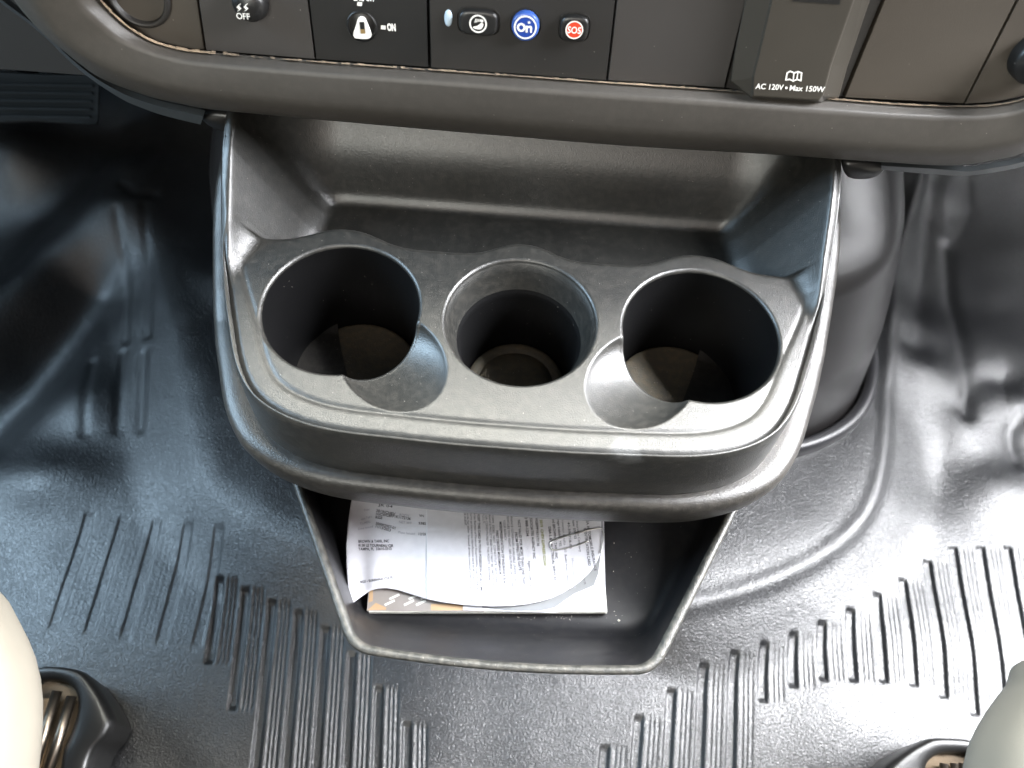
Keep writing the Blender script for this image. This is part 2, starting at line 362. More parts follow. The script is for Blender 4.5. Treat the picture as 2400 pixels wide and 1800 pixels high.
# ================================================================== CONSOLE (cup holder tray)
con = thing('cup_holder_console', (0, 0, -0.08), 'dark grey moulded console with three round cup holders and an open bin below', 'cup holder console')
half = [(0, -.0778), (.03, -.0776), (.06, -.0765), (.085, -.0752), (.103, -.0722), (.118, -.0668), (.130, -.0590), (.1385, -.0490), (.1455, -.0360), (.1530, -.0165), (.1600, .003), (.1653, .022), (.1680, .040), (.1695, .060), (.1705, .085), (.171, .12), (.171, .175)]
crest = catmull([(-x, y) for x, y in half[::-1]]+half[1:], 420)       # left back -> front -> right back, inside on the left-hand side
def zrim(y): return np.interp(y, [-.1, .015, .030, .045, .060, .075, .090, .105, .2], [.006, .0065, .0105, .019, .029, .038, .0445, .0475, .049])
RF = {(-.098, 0.0): .0447, (0.0, 0.0): .0432, (.0985, 0.0): .0447}
def deck_z(x, y):
    d, sg, _, _ = seg_dist(x, y, crest_lo); d = np.where(sg > 0, d, -d)
    z = np.zeros(x.shape)
    fr = sstep(.05, -.03, y)          # rim is broader at the front
    wdt = .0055+.0070*fr
    z = z + (zrim(y))*(1-sstep(.0015, wdt, d)) - .0012*np.exp(-((d-wdt-.0008)/.0016)**2)*sstep(.045, .0, y)
    # cup-side swell
    z = z + .0012*np.exp(-((y-.02)/.03)**2)*0
    # thumb scoops
    for sx in (-1, 1):
        cx, cy = sx*.0655, -.0315; ax = math.radians(-48 if sx < 0 else -132)
        dx = (x-cx)*math.cos(ax)+(y-cy)*math.sin(ax); dy = -(x-cx)*math.sin(ax)+(y-cy)*math.cos(ax)
        r2 = (dx/.0335)**2+(dy/.0262)**2
        sc = -(.0050+.24*np.clip(.0335-dx, 0, .045))*np.power(np.clip(1-r2, 0, None), .62)
        kk = .0016; hh = np.clip(.5+.5*(sc-z)/kk, 0, 1); z = sc*(1-hh)+z*hh-kk*hh*(1-hh)
    # scalloped back edge
    ye = .0440+.0112*(np.exp(-(np.abs(x+.104)/.024)**2.4)+np.exp(-(np.abs(x-.100)/.024)**2.4)+.88*np.exp(-(np.abs(x+.001)/.020)**2.4))
    t = y-ye
    zd = z - np.where(t > -.0035, np.minimum((t+.0035)**2/.0075, .0020)+np.clip(t-.0003, 0, None)*5, 0)
    zd = np.maximum(zd, -.034)
    # recess: rounded box open to the front
    hx = .148; yb = .102; R = .030
    qx = np.abs(x-.003)-(hx-R); qy = y-(yb-R)
    q = np.hypot(np.clip(qx, 0, None), np.clip(qy, 0, None))+np.minimum(np.maximum(qx, qy), 0)-R
    q = q+.004
    back = sstep(-.2, .6, qy/np.maximum(np.abs(qx), .004)*0.5)*np.where(qy > 0, 1, 0)
    bw = np.clip(qy, 0, None)**2/np.maximum(np.clip(qy, 0, None)**2+np.clip(qx, 0, None)**2, 1e-9)
    sl1 = 2.6+.6*bw; sl2 = 2.6-1.35*bw; qt = .0150+.004*(1-bw)
    qw = np.clip(q-.007, 0, None)
    soft = .0022*np.log1p(np.exp(np.clip((q-qt)/.0022, -20, 20)))
    f1 = np.where(q < .007, np.clip(q, 0, None)**2/.0085, .0058+qw*sl1) - (sl1-sl2)*np.where(q > .007, soft, 0)
    zr = -.030+f1
    zr = zr - .06*sstep(.045, .005, y)
    zw = zrim(y)-.012*sstep(.035, .0, y)-np.clip(d-.0015-.0025*sstep(.02, .05, y), 0, None)*2.0
    k = .003+.011*sstep(.035, .08, y); h = np.clip(.5+.5*(zw-zr)/k, 0, 1); zr = zr*(1-h)+zw*h+k*h*(1-h)-.0008
    k = .0035+.010*sstep(.130, .155, np.abs(x))*sstep(-.015, .03, y)
    h = np.clip(.5+.5*(zd-zr)/k, 0, 1); zc = zr*(1-h)+zd*h+k*h*(1-h)
    rimz = zrim(y)
    zc2 = np.minimum(zc, np.maximum(rimz, -1)+np.where(y > .10, .2*np.clip(d-.006, 0, None)/.01, 0)) if False else zc
    # side walls never rise above the rim
    lim = rimz - .0008*0 + np.clip(y-.108, 0, 1)*np.clip((d-.03)/.02, 0, 1)*3
    k = .004
    h = np.clip(.5+.5*(lim-zc2)/k, 0, 1); zc3 = lim*(1-h)+zc2*h-k*h*(1-h)
    edge = sstep(.004, .0, d)
    return zc3*(1-edge)+np.minimum(zc3, rimz)*edge - .0022*np.clip(1-d/.004, 0, 1)**2
crest_lo = crest[::2]
h = .00075
gx = np.arange(-.2, .2, h); gy = np.arange(-.082, .165, h)
X, Y = np.meshgrid(gx, gy)
keep = np.ones(X.shape, bool)
d, sg, nx_, ny_ = seg_dist(X, Y, crest_lo); ds = np.where(sg > 0, d, -d)
keep &= ds > -.55*h
sn = np.abs(ds) <= .55*h
X = np.where(sn, nx_, X); Y = np.where(sn, ny_, Y)
for (cx, cy), R in RF.items():
    r = np.hypot(X-cx, Y-cy); keep &= r > R-.55*h
    sn = np.abs(r-R) <= .55*h
    X = np.where(sn, cx+(X-cx)*R/np.maximum(r, 1e-6), X); Y = np.where(sn, cy+(Y-cy)*R/np.maximum(r, 1e-6), Y)
Zd = deck_z(X, Y)
fast_mesh('tray', np.stack([X.ravel(), Y.ravel(), Zd.ravel()], 1), grid_faces(len(gx), len(gy), keep), M_TRAY, con)

# cup wells
def cup_well(cx, cy, R, prof, label):
    n = 200; a = np.linspace(0, 2*math.pi, n, endpoint=False); rings = []
    def zs(r): return deck_z(cx+r*np.cos(a), cy+r*np.sin(a))
    z1 = zs(R+.0012); z0 = zs(R)
    rings.append([(cx+(R+.0012)*math.cos(t), cy+(R+.0012)*math.sin(t), z1[i]-.00025) for i, t in enumerate(a)])
    rings.append([(cx+R*math.cos(t), cy+R*math.sin(t), z0[i]-.00005) for i, t in enumerate(a)])
    for k in range(1, 7):   # rounded lip
        th = k/6*math.pi/2; dr = .0023*math.sin(th); dz = .0023*(1-math.cos(th))
        rings.append([(cx+(R-dr)*math.cos(t), cy+(R-dr)*math.sin(t), z0[i]-dz) for i, t in enumerate(a)])
    R1 = R-.0023; za = z0-.0023
    for (r, z) in prof:
        if z > -.026:
            s = z/-.026
            rings.append([(cx+r*math.cos(t), cy+r*math.sin(t), min(z, za[i]-.0002-.0015*s) if True else z) for i, t in enumerate(a)])
        else:
            rings.append([(cx+r*math.cos(t), cy+r*math.sin(t), z) for t in a])
    mb = MB(); mb.loft(rings[:], True, 0)
    # darker inner wall below the lip, well shade put into the colour
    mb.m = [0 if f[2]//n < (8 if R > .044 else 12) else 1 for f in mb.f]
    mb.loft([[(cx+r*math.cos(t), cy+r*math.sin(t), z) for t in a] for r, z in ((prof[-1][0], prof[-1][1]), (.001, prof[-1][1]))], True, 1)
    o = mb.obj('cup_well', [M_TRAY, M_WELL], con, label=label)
    return o
def cup_mat(cx, cy, r, z, ring, parent_o, label):
    a = np.linspace(0, 2*math.pi, 96, endpoint=False)
    pr = [(r, z), (r, z+.0012), (r-.0006, z+.0018), (r-.0022, z+.0018)]
    if ring: pr += [(r*.80, z+.0018), (r*.79, z+.0008), (r*.765, z+.0008), (r*.755, z+.0018), (r*.5, z+.0014)]
    pr += [(.0005, z+.0014)]
    mb = MB(); mb.loft([[(cx+q*math.cos(t), cy+q*math.sin(t), zz) for t in a] for q, zz in pr], True, 0)
    mb.obj('cup_mat', M_MAT, parent_o, label=label)
pw = [(.0424, -.004), (.0422, -.012), (.0418, -.026), (.0385, -.0715), (.0375, -.0735)]
pm = [(.0405, -.003), (.0388, -.009), (.0366, -.016), (.0352, -.0205), (.0345, -.0222), (.0340, -.0235), (.0337, -.0265), (.0318, -.0715), (.0310, -.0735)]
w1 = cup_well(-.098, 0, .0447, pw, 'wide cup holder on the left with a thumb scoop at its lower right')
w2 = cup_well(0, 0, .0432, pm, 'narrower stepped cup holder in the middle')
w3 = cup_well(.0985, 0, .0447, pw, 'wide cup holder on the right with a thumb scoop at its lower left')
cup_mat(-.098, 0, .0370, -.0735, False, w1, None); cup_mat(0, 0, .0305, -.0735, True, w2, 'dusty rubber disc with a concentric ring groove'); cup_mat(.0985, 0, .0370, -.0735, False, w3, None)

# skirt: tray front wall, then the lower shell's ledge
tan = np.gradient(crest, axis=0); tan /= np.linalg.norm(tan, axis=1)[:, None]
nrm = np.stack([tan[:, 1], -tan[:, 0]], 1)       # outward
sidef = np.abs(nrm[:, 0])**1.5
zr = zrim(crest[:, 1])
def srow(off, z, kside=1.0, rel=True):
    o = off*(1+(kside-1)*sidef)
    return [(crest[i, 0]+nrm[i, 0]*o[i], crest[i, 1]+nrm[i, 1]*o[i], (zr[i] if rel else 0)+z) for i in range(len(crest))]
zz0 = deck_z(crest[:, 0]-nrm[:, 0]*.0012, crest[:, 1]-nrm[:, 1]*.0012)
rows = [[(crest[i, 0]-nrm[i, 0]*.0012, crest[i, 1]-nrm[i, 1]*.0012, zz0[i]-.0009) for i in range(len(crest))]]
zc0 = deck_z(crest[:, 0], crest[:, 1])-.0002
rows.append([(crest[i, 0], crest[i, 1], zc0[i]) for i in range(len(crest))])
for off, z in ((.0008, -.0032), (.0014, -.0044), (.0019, -.0058), (.0023, -.0076), (.0026, -.0100), (.0031, -.017), (.0040, -.030), (.0044, -.0445), (.0040, -.047)):
    rows.append(srow(off, z))
mb = MB(); mb.loft(rows, False, 0); mb.obj('front_wall', M_TRAY, con)
rows = []
for off, z, k in ((.000, -.046, 1), (.0040, -.0462, 1.1), (.0060, -.0455, 1.3), (.0082, -.0456, 1.5), (.0102, -.0466, 1.6), (.0118, -.0486, 1.6), (.0126, -.0515, 1.6), (.0128, -.056, 1.6), (.0126, -.064, 1.5), (.0112, -.0705, 1.4), (.0080, -.0745, 1.3), (.0030, -.0765, 1.0), (-.012, -.077, 1.0), (-.05, -.078, 1.0)):
    rows.append(srow(off, z, k))
mb = MB(); mb.loft(rows, False, 0); mb.obj('lower_shell', M_SHELL, con)

# bin under the tray
def rquad(c, r, n=14, sag=0.0):
    """closed outline, corners c (front-left, front-right, back-right, back-left) rounded by r; front edge bowed by sag"""
    c = [np.array(p, float) for p in c]; out = []
    m = (c[0]+c[1])/2+np.array([0, -sag])
    for i in range(4):
        p = c[i]; a = c[i-1]-p; b = c[(i+1) % 4]-p; la, lb = np.linalg.norm(a), np.linalg.norm(b); a /= la; b /= lb
        p0 = p+a*r; p1 = p+b*r
        for t in np.linspace(0, 1, n): out.append((1-t)**2*p0+2*t*(1-t)*p+t*t*p1)
        e = c[(i+1) % 4]-b*r
        for t in np.linspace(0, 1, 26)[1:-1]:
            q = p1*(1-t)+e*t
            if i == 0: q = q+np.array([0, -sag])*(4*t*(1-t))
            out.append(q)
    return out
def bin_ring(hb, hf, yf, yb, r, z, sag):
    return [(p[0]+.004, p[1], z) for p in rquad([(-hf, yf), (hf, yf), (hb, yb), (-hb, yb)], r, sag=sag)]
R_out = lambda d, z: bin_ring(.158-d, .0805-d*.8, -.1655+d, -.02, .013-d*.5, z, .0028)
outer = [bin_ring(.146, .085, -.128, -.02, .02, -.128, .002), bin_ring(.152, .085, -.146, -.02, .018, -.110, .002), R_out(.0015, -.088), R_out(.0002, -.082)]
rimr = [R_out(.0002, -.082), R_out(.0, -.0805), R_out(.0006, -.0792), R_out(.0018, -.0786), R_out(.0030, -.0788), R_out(.0042, -.0797), R_out(.0048, -.0812)]
def br(yf, e, r, z, sag): return bin_ring(.158-e, .0805+(yf+.1655)*.533-e, yf, -.02, r, z, sag)
inner = [R_out(.0048, -.0812), br(-.1590, .0068, .012, -.086, .0026), br(-.1500, .0085, .013, -.101, .002), br(-.1405, .0105, .014, -.114, .0015),
         br(-.1365, .0120, .014, -.1190, .001), br(-.1325, .0145, .014, -.1212, .001), br(-.128, .018, .013, -.1220, .0), bin_ring(.05, .02, -.06, -.05, .004, -.1220, 0)]
mb = MB(); mb.loft(outer, True, 0, cap0=True); mb.loft(inner, True, 0, cap1=True)
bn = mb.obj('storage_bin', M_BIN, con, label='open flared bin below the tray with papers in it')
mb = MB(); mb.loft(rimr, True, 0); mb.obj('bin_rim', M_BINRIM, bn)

# ================================================================== PAPERS
bk = thing('booklet', (-.006, -.08, -.1215), 'white booklet with a worn grey and orange cover under the insurance card', 'booklet')
bc = [PZ(864, 1437, -.1195), PZ(1423, 1437, -.1195)]
a0, a1 = bc[0][:2], bc[1][:2]; ex = (a1-a0)/np.linalg.norm(a1-a0); ey = np.array([-ex[1], ex[0]]); W = np.linalg.norm(a1-a0); H = .100
def bkp(s, t, z): p = a0+ex*s*W+ey*t; return (p[0], p[1], z)
mb = MB(); N0 = 14
for i in range(N0):     # separate leaves, slightly uneven
    z0 = -.1215+i*.00042; e = rng.uniform(-.0004, .0004); sh = rng.uniform(-.0003, .0003)
    c = [bkp(0.004, e+sh, z0), bkp(1-.002+rng.uniform(-.004, .001), e-sh, z0), bkp(1-.002, H, z0), bkp(0.004, H, z0)]
    c += [(x, y, z+.00034) for x, y, z in c]
    mb.add(c, [(3, 2, 1, 0), (4, 5, 6, 7), (0, 1, 5, 4), (1, 2, 6, 5), (2, 3, 7, 6), (3, 0, 4, 7)])
mb.obj('pages', M_PAPER2, bk, smooth=False)
mb = MB(); zt = -.1215+N0*.00042+.0001
def slab(mb, pts, z, t=.0003, mi=0):
    n = len(pts); c = [(p[0], p[1], z) for p in pts]+[(p[0], p[1], z+t) for p in pts]
    mb.add(c, [tuple(range(n-1, -1, -1)), tuple(range(n, 2*n))]+[(i, (i+1) % n, n+(i+1) % n, n+i) for i in range(n)], mi)
slab(mb, [bkp(-.004, .0004, 0), bkp(.48, -.0002, 0), bkp(.48, H, 0), bkp(-.004, H, 0)], zt, mi=0)
slab(mb, [bkp(-.001, .0008, 0), bkp(.030, .0050, 0), bkp(.075, .0022, 0), bkp(.075, .0008, 0)], zt+.0003, .0001, 1)
slab(mb, [bkp(.0, .005, 0), bkp(.017, .006, 0), bkp(.010, .03, 0), bkp(.0, .03, 0)], zt+.0003, .0001, 1)
slab(mb, [bkp(.26, .0006, 0), bkp(.475, .0006, 0), bkp(.475, .0040, 0), bkp(.26, .0044, 0)], zt+.0003, .0001, 1)
for s0 in (.07, .15, .20):    # pale bars of the half hidden cover lettering
    for k, (dx, dy) in enumerate(((0, 0), (.018, .0035))):
        slab(mb, [bkp(s0+dx, .0030+dy, 0), bkp(s0+dx+.040, .0058+dy, 0), bkp(s0+dx+.036, .0070+dy, 0), bkp(s0+dx-.004, .0042+dy, 0)], zt+.0003, .00012, 2)
mb.obj('cover', [M_COVER, M_ORANGE, M_PAPER2], bk, smooth=False)

# sheet surfaces: outline in plan with its own curl
def vb(u):   # front edge of the upper sheets
    return np.interp(u, [808, 820, 850, 868, 885, 905, 930, 965, 1000, 1040, 1080, 1120, 1160, 1200, 1235, 1265, 1292, 1318, 1342, 1362, 1380, 1394, 1404, 1410],
                     [1414, 1412, 1394, 1384, 1379, 1378, 1382, 1393, 1404, 1412, 1417, 1420, 1421, 1420, 1416, 1410, 1402, 1390, 1376, 1361, 1344, 1326, 1306, 1288])
ZS = zt+.0016
def zcard(u, v):
    t = sstep(1310, 1415, u)*sstep(1180, 1400, v)*0.7+sstep(1360, 1412, u)*.3
    return ZS+.0022+.0050*t
def zreg(u, v):
    return ZS+.0012+.0028*np.exp(-((u-880)/26.)**2)*sstep(1200, 1380, v)+.0022*sstep(860, 812, u)+.0008*sstep(960, 1000, u)
def sheet(u0, u1, zf, vtop, nu=70, nv=44, uleft=None):
    V = []; T = []
    for j in range(nv):
        for i in range(nu):
            u = u0+(u1-u0)*i/(nu-1); b = float(vb(u)); v = vtop+(b-vtop)*j/(nv-1)
            uu = u if uleft is None else u+(uleft(v)-u0)*max(0, 1-(u-u0)/70.)
            p = PZ(uu, v, float(zf(u, v))); V.append(p)
    n = len(V); V2 = V+[p-np.array([0, 0, .00018]) for p in V]
    Fc = []
    for j in range(nv-1):
        for i in range(nu-1):
            a = j*nu+i; Fc.append((a, a+nu, a+nu+1, a+1)); Fc.append((n+a, n+a+1, n+a+nu+1, n+a+nu))
    B = [i for i in range(nu)]+[j*nu+nu-1 for j in range(1, nv)]+[(nv-1)*nu+i for i in range(nu-2, -1, -1)]+[j*nu for j in range(nv-2, 0, -1)]
    for k in range(len(B)):
        a, b = B[k], B[(k+1) % len(B)]; Fc.append((a, b, n+b, n+a))
    return V2, Fc
def put_text(mb, s, u0, v0, u1, v1, size, zf, bold=0.0, mi=0, shear=0.0):
    """print s on a sheet, running from (u0,v0) to (u1,v1), letter height `size`"""
    L = math.hypot(u1-u0, v1-v0); V, Fc = text_geo(s, size, bold, shear, width=L)
    c, q = (u1-u0)/L, (v1-v0)/L
    P = []
    for x, y in V:
        u = u0+x*c+y*q; v = v0+x*q-y*c
        P.append(PZ(u, v, float(zf(u, v))+.00016))
    mb.add(P, Fc, mi)
reg = thing('registration_paper', (-.07, -.09, -.113), 'creased white vehicle registration paper, left sheet in the bin, printed crosswise', 'paper')
V, Fc = sheet(812, 1003, zreg, 1120, uleft=lambda v: np.interp(v, [1120, 1180, 1230, 1280, 1330, 1380, 1414], [838, 822, 815, 811, 812, 816, 822]))
obj('sheet', V, Fc, M_PAPER, reg)
mb = MB()
for a in [("2019/CHEV", 881, 1199, 926, 1208, 9, .02, 0), ("BODY", 936, 1209, 959, 1212, 8, 0, 1), ("VN", 982, 1211, 993, 1212, 8, .01, 0),
          ("1GCWGBFP1K1172136", 881, 1207, 962, 1219, 9, .02, 0), ("RGS", 880, 1215, 896, 1217, 9, .02, 0), ("NET WT", 935, 1226, 965, 1229, 8, 0, 1), ("5382", 981, 1229, 999, 1230, 8, .02, 0),
          ("300002957-01", 880, 1229, 926, 1241, 9, .02, 0), ("11/13/2023", 880, 1236, 915, 1246, 9, .02, 0), ("Plate Issued", 933, 1250, 972, 1254, 8, 0, 1), ("12/28", 981, 1254, 1000, 1255, 8, .02, 0),
          ("Model", 851, 1198, 866, 1196, 7, 0, 1), ("Plate Type", 844, 1220, 872, 1212, 7, 0, 1), ("TL/REG", 844, 1230, 868, 1225, 7, 0, 1), ("Date Issued", 840, 1242, 874, 1236, 7, 0, 1),
          ("BROWN & TARR, INC", 840, 1272, 912, 1271, 9, .03, 0), ("8138 LE TOURNEAU CIR", 840, 1281, 922, 1282, 9, .03, 0), ("TAMPA, FL  33610-5315", 840, 1290, 918, 1289, 9, .03, 0),
          ("RGS - SUNSHINE STATE", 845, 1367, 921, 1356, 8, .03, 0), ("JR 04", 886, 1186, 920, 1190, 8, .01, 0)]:
    put_text(mb, *a[:6], zreg, a[6], a[7])
mb.obj('printed_text', [M_INK, M_INKL], reg, smooth=False)
card = thing('insurance_card', (.02, -.09, -.111), 'white automobile insurance identification card printed sideways, on top of the booklet', 'paper')
V, Fc = sheet(998, 1410, zcard, 1120, nu=110)
obj('sheet', V, Fc, M_PAPER, card)
mb = MB()
def ln(s, u, v, u1, v1, size=9, bold=0.015, mi=0): put_text(mb, s, u, v, u1, v1, size, zcard, bold, mi)
for a in [("FLORIDA AUTOMOBILE INSURANCE", 1369, 1195, 1393, 1338, 9), ("IDENTIFICATION CARD", 1368, 1238, 1379, 1326, 9), ("Insurance Company", 1350, 1222, 1358, 1294, 8, .005),
          ("Date: 09/703", 1341, 1215, 1346, 1263, 8), ("Effective Date: 10-01-23", 1339, 1309, 1345, 1378, 7, 0, 1), ("43-396718-04", 1330, 1224, 1335, 1286, 8), ("Larry M", 1366, 1345, 1368, 1369, 8, 0),
          ("Injury Protection Benefits  YES  Bodily Injury Liability  YES", 1314, 1195, 1331, 1384, 7.5, 0), ("Damage Liability  YES", 1305, 1204, 1311, 1281, 8, .01), ("and BROWN & TARR INC", 1294, 1214, 1302, 1310, 8.5), ("DBA L & L ELECTRICAL SERVICES", 1285, 1235, 1299, 1361, 8.5),
          ("2019  CHEV EXPRESS G2500", 1265, 1218, 1275, 1326, 9, .015, 2), ("1GCWGBFPP1K1172136", 1253, 1196, 1259, 1280, 8.5), ("ASSOCIATES AGENCY INC", 1241, 1208, 1250, 1310, 8.5), ("Agency Code  12-0126-00", 1237, 1314, 1245, 1405, 8.5, .005),
          ("(800) 888-1234", 1229, 1196, 1234, 1257, 8.5), ("NOT VALID FOR MORE THAN ONE YEAR", 1213, 1219, 1226, 1370, 9), ("FROM EFFECTIVE DATE", 1206, 1248, 1216, 1338, 9),
          ("INSURANCE COVERAGES AVAILABLE UNDER THIS POLICY MAY", 1195, 1196, 1209, 1410, 7.5, 0), ("VEHICLES YOU RENT.  SEE OUTLINE OF COVERAGE AND", 1187, 1206, 1201, 1410, 7.5, 0), ("YOUR AGENCY.", 1179, 1219, 1183, 1268, 7.5, 0),
          ("MISREPRESENTATION OF INSURANCE IS A", 1170, 1223, 1180, 1367, 8.5), ("FIRST DEGREE MISDEMEANOR", 1162, 1244, 1170, 1347, 8.5),
          ("FORM  DOES  NOT  CONSTITUTE  ANY  PART  OF  YOUR", 1152, 1205, 1165, 1412, 7, 0), ("INSURANCE POLICY AND MAY NOT BE USED TO MODIFY THE", 1144, 1190, 1156, 1412, 7, 0), ("OR CONDITIONS OF THE POLICY.  EXAMINE YOUR POLICY", 1137, 1208, 1148, 1411, 7, 0), ("FULLY.", 1130, 1204, 1132, 1228, 7, 0),
          ("KEEP THIS CARD IN YOUR POSSESSION AT ALL TIMES.", 1119, 1206, 1126, 1391, 8, .015), ("Florida Bureau of Financial Responsibility requires that all licensed", 1110, 1196, 1119, 1411, 7, 0),
          ("carry an insurance identification card at all times.  If you require", 1102, 1202, 1111, 1410, 7, 0), ("cards for other licensed drivers covered under this policy, SEE", 1094, 1200, 1103, 1410, 7, 0), ("YOUR AGENT.", 1086, 1190, 1089, 1233, 7, 0), ("89616 (2-12)", 1086, 1378, 1089, 1411, 6, 0, 1)]:
    ln(*a)
mb.obj('printed_text', [M_INK, M_INKL, M_INKY], card, smooth=False)
# folded grey white sheet below the card, darkened to stand for the card's shadow
def sheet_poly(name, pts, z, t, mat, par=None, curl=0):
    mb = MB(); slab(mb, [PZ(u, v, z) for u, v in pts], z, t)
    return mb.obj(name, mat, par, smooth=False)
o = sheet_poly('folded_paper', [(1130, 1424), (1200, 1431), (1262, 1432), (1300, 1424), (1345, 1392), (1392, 1372), (1402, 1345), (1407, 1300), (1412, 1235), (1412, 1140), (1130, 1140)], zt+.0010, .0004, flat('shaded_grey_paper', (0.13, 0.135, 0.14), 0.5))
tag(o, 'pale grey folded sheet sticking out between the insurance card and the booklet', 'paper')
o = sheet_poly('loose_paper', [(1085, 1430), (1300, 1436), (1360, 1418), (1419, 1402), (1416, 1235), (1414, 1140), (1085, 1140)], zt+.00055, .0003, M_PAPER)
tag(o, 'plain white sheet lying directly on the booklet, at the right', 'paper')
# paper clip
mb = MB()
cl = [(1408, 1296), (1414, 1262), (1412, 1243), (1402, 1238), (1350, 1250), (1305, 1263), (1290, 1272), (1290, 1284), (1302, 1289), (1345, 1280), (1380, 1268)]
pc = catmull(cl, 60); mb.tube([PZ(u, v, float(zcard(min(u, 1408), v))+.0008) for u, v in pc], .00042, 8)
tag(mb.obj('paper_clip', M_STEEL), 'bent steel wire paper clip at the upper right of the insurance card', 'paper clip')
# crumbs
mb = MB()
def crumb(p, r):
    q = Vector((r, 0, 0)); ax = [Vector((1, 0, 0)), Vector((0, 1, 0)), Vector((0, 0, 1))]
    pts = [Vector(p)+a*s*r*random.uniform(.5, 1.2) for a in ax for s in (1, -1)]
    mb.add(pts, [(0, 2, 4), (2, 1, 4), (1, 3, 4), (3, 0, 4), (2, 0, 5), (1, 2, 5), (3, 1, 5), (0, 3, 5)])
for k in range(130):
    t = random.random(); p = bkp(t**1.5, -.001-abs(random.gauss(0, .0018)), -.1216); crumb(p, random.uniform(.0001, .00035))
for k in range(60):
    crumb((random.uniform(-.06, .085), random.uniform(-.128, -.05), -.1217), random.uniform(.0001, .0004))
crumb(PZ(1450, 1454, -.121), .0010)
for (cx, r) in ((-.098, .034), (0, .028), (.0985, .034)):
    for k in range(40):
        a = random.uniform(0, 6.28); q = r*math.sqrt(random.random()); crumb((cx+q*math.cos(a), q*math.sin(a), -.0718), random.uniform(.0001, .00025))
tag(mb.obj('crumbs', flat('crumb', (0.55, 0.5, 0.42), .8), smooth=False), 'tiny pale crumbs scattered in the bin and cup holders', 'crumbs', kind='stuff')

# ================================================================== DASHBOARD
dash = thing('dashboard', (0, .09, .05), 'dark grey lower dashboard with switch panels and a rounded edge over the cup holders', 'dashboard')
PO = PY(1200, 178, .088); TILT = math.radians(14)
eu = np.array([0, math.sin(TILT), math.cos(TILT)]); en = np.array([0, -math.cos(TILT), math.sin(TILT)])
def PP(u, v, h=0.0):
    r = ray(u, v); o = PO+en*h; return CAM+r*(((o-CAM)@en)/(r@en))
def loc2(u, v, h=0.0):
    p = PP(u, v, h)-PO; return np.array([p[0], p@eu])
def w3(x, y, h): return PO+X0*x+eu*y+en*h
def panel(name, corners, mat, h=0.0, label=None, round_px=0):
    """flat switch panel: corners in order top-left, bottom-left, ... as plan points on the dash face"""
    P = [loc2(*c, h) for c in corners]; c0 = np.mean(P, axis=0); mb = MB()
    def inset(q, k): d = q-c0; L = np.linalg.norm(d); return q-d/L*k
    rings = [[w3(*p, h-.006) for p in P], [w3(*p, h-.0004) for p in P], [w3(*inset(p, .0004), h) for p in P]]
    mb.loft(rings, True, 0, cap1=True)
    return mb.obj(name, mat, dash, smooth=False, label=label)
T = -170
pa = panel('switch_panel', [(180, T), (228, -12), (262, 28), (312, 68), (366, 96), (430, 112), (479, 118), (437, T)], M_PANELW, -.0012, 'brownish panel with a round dark socket at far left')
pb = panel('switch_panel', [(441, T), (483, 118), (737, 139), (700, T)], M_PANEL, 0, 'grey panel carrying the round traction control button')
pcn = panel('switch_panel', [(704, T), (741, 139), (1003, 158), (996, T)], M_PANELD, 0, 'black panel with the airbag key switch')
pd_ = panel('switch_panel', [(1002, T), (1010, 159), (1420, 189), (1461, T)], M_PANELM, 0, 'charcoal panel with the three round buttons')
pe = panel('blank_panel', [(1466, T), (1425, 189), (1697, 206), (1790, T)], M_PANEL, 0, 'plain dark grey blank panel')
pf = panel('outlet_panel', [(1795, T), (1701, 206), (1730, 214), (1972, 228), (2136, T)], M_PANELM, -.001, 'panel under the raised power outlet door')
pg = panel('blank_panel', [(2143, T), (1980, 229), (2258, 243), (2468, T)], M_PANELW, 0, 'plain warm brown blank panel')
ph = panel('side_panel', [(2475, T), (2262, 244), (2330, 240), (2400, 226), (2470, 195), (2640, T)], M_PANELW, 0, 'brown end panel with a black knob')
# backing behind the panel gaps
mb = MB(); mb.loft([[w3(-.5, -.02, -.008), w3(.5, -.02, -.008)], [w3(-.5, .15, -.008), w3(.5, .15, -.008)]], False); mb.obj('backing', M_VOID, dash, smooth=False)

def disc_rings(cx, cy, prof, n=64, sq=1.0, ax=1.0, ay=1.0):
    a = np.linspace(0, 2*math.pi, n, endpoint=False); R = []
    for r, h in prof:
        c, s = np.cos(a), np.sin(a)
        R.append([w3(cx+ax*r*np.sign(c[i])*abs(c[i])**sq, cy+ay*r*np.sign(s[i])*abs(s[i])**sq, h) for i in range(n)])
    return R
def dtext(mb, s, u, v, u1, v1, hgt, h, bold, mi, shear=0.0):
    p, q = loc2(u, v), loc2(u1, v1); L = np.linalg.norm(q-p); d = (q-p)/L; nn = np.array([-d[1], d[0]])
    V, Fc = text_geo(s, hgt, bold, shear, width=L)
    mb.add([w3(*(p+d*x+nn*y), h) for x, y in V], Fc, mi)
def poly(mb, pts, h, mi): mb.add([w3(*p, h) for p in pts], [tuple(range(len(pts)))], mi)
def annulus(mb, cx, cy, r0, r1, h, mi, n=48):
    a = np.linspace(0, 2*math.pi, n, endpoint=False)
    mb.add([w3(cx+r*math.cos(t), cy+r*math.sin(t), h) for r in (r0, r1) for t in a], [(i, (i+1) % n, n+(i+1) % n, n+i) for i in range(n)], mi)
def disc(mb, cx, cy, r, h, mi, n=40, ax=1, ay=1):
    a = np.linspace(0, 2*math.pi, n, endpoint=False); poly(mb, [(cx+ax*r*math.cos(t), cy+ay*r*math.sin(t)) for t in a], h, mi)
PXM = np.linalg.norm(loc2(1300, 60)-loc2(1200, 60))/100     # metres per photo pixel on the dash face
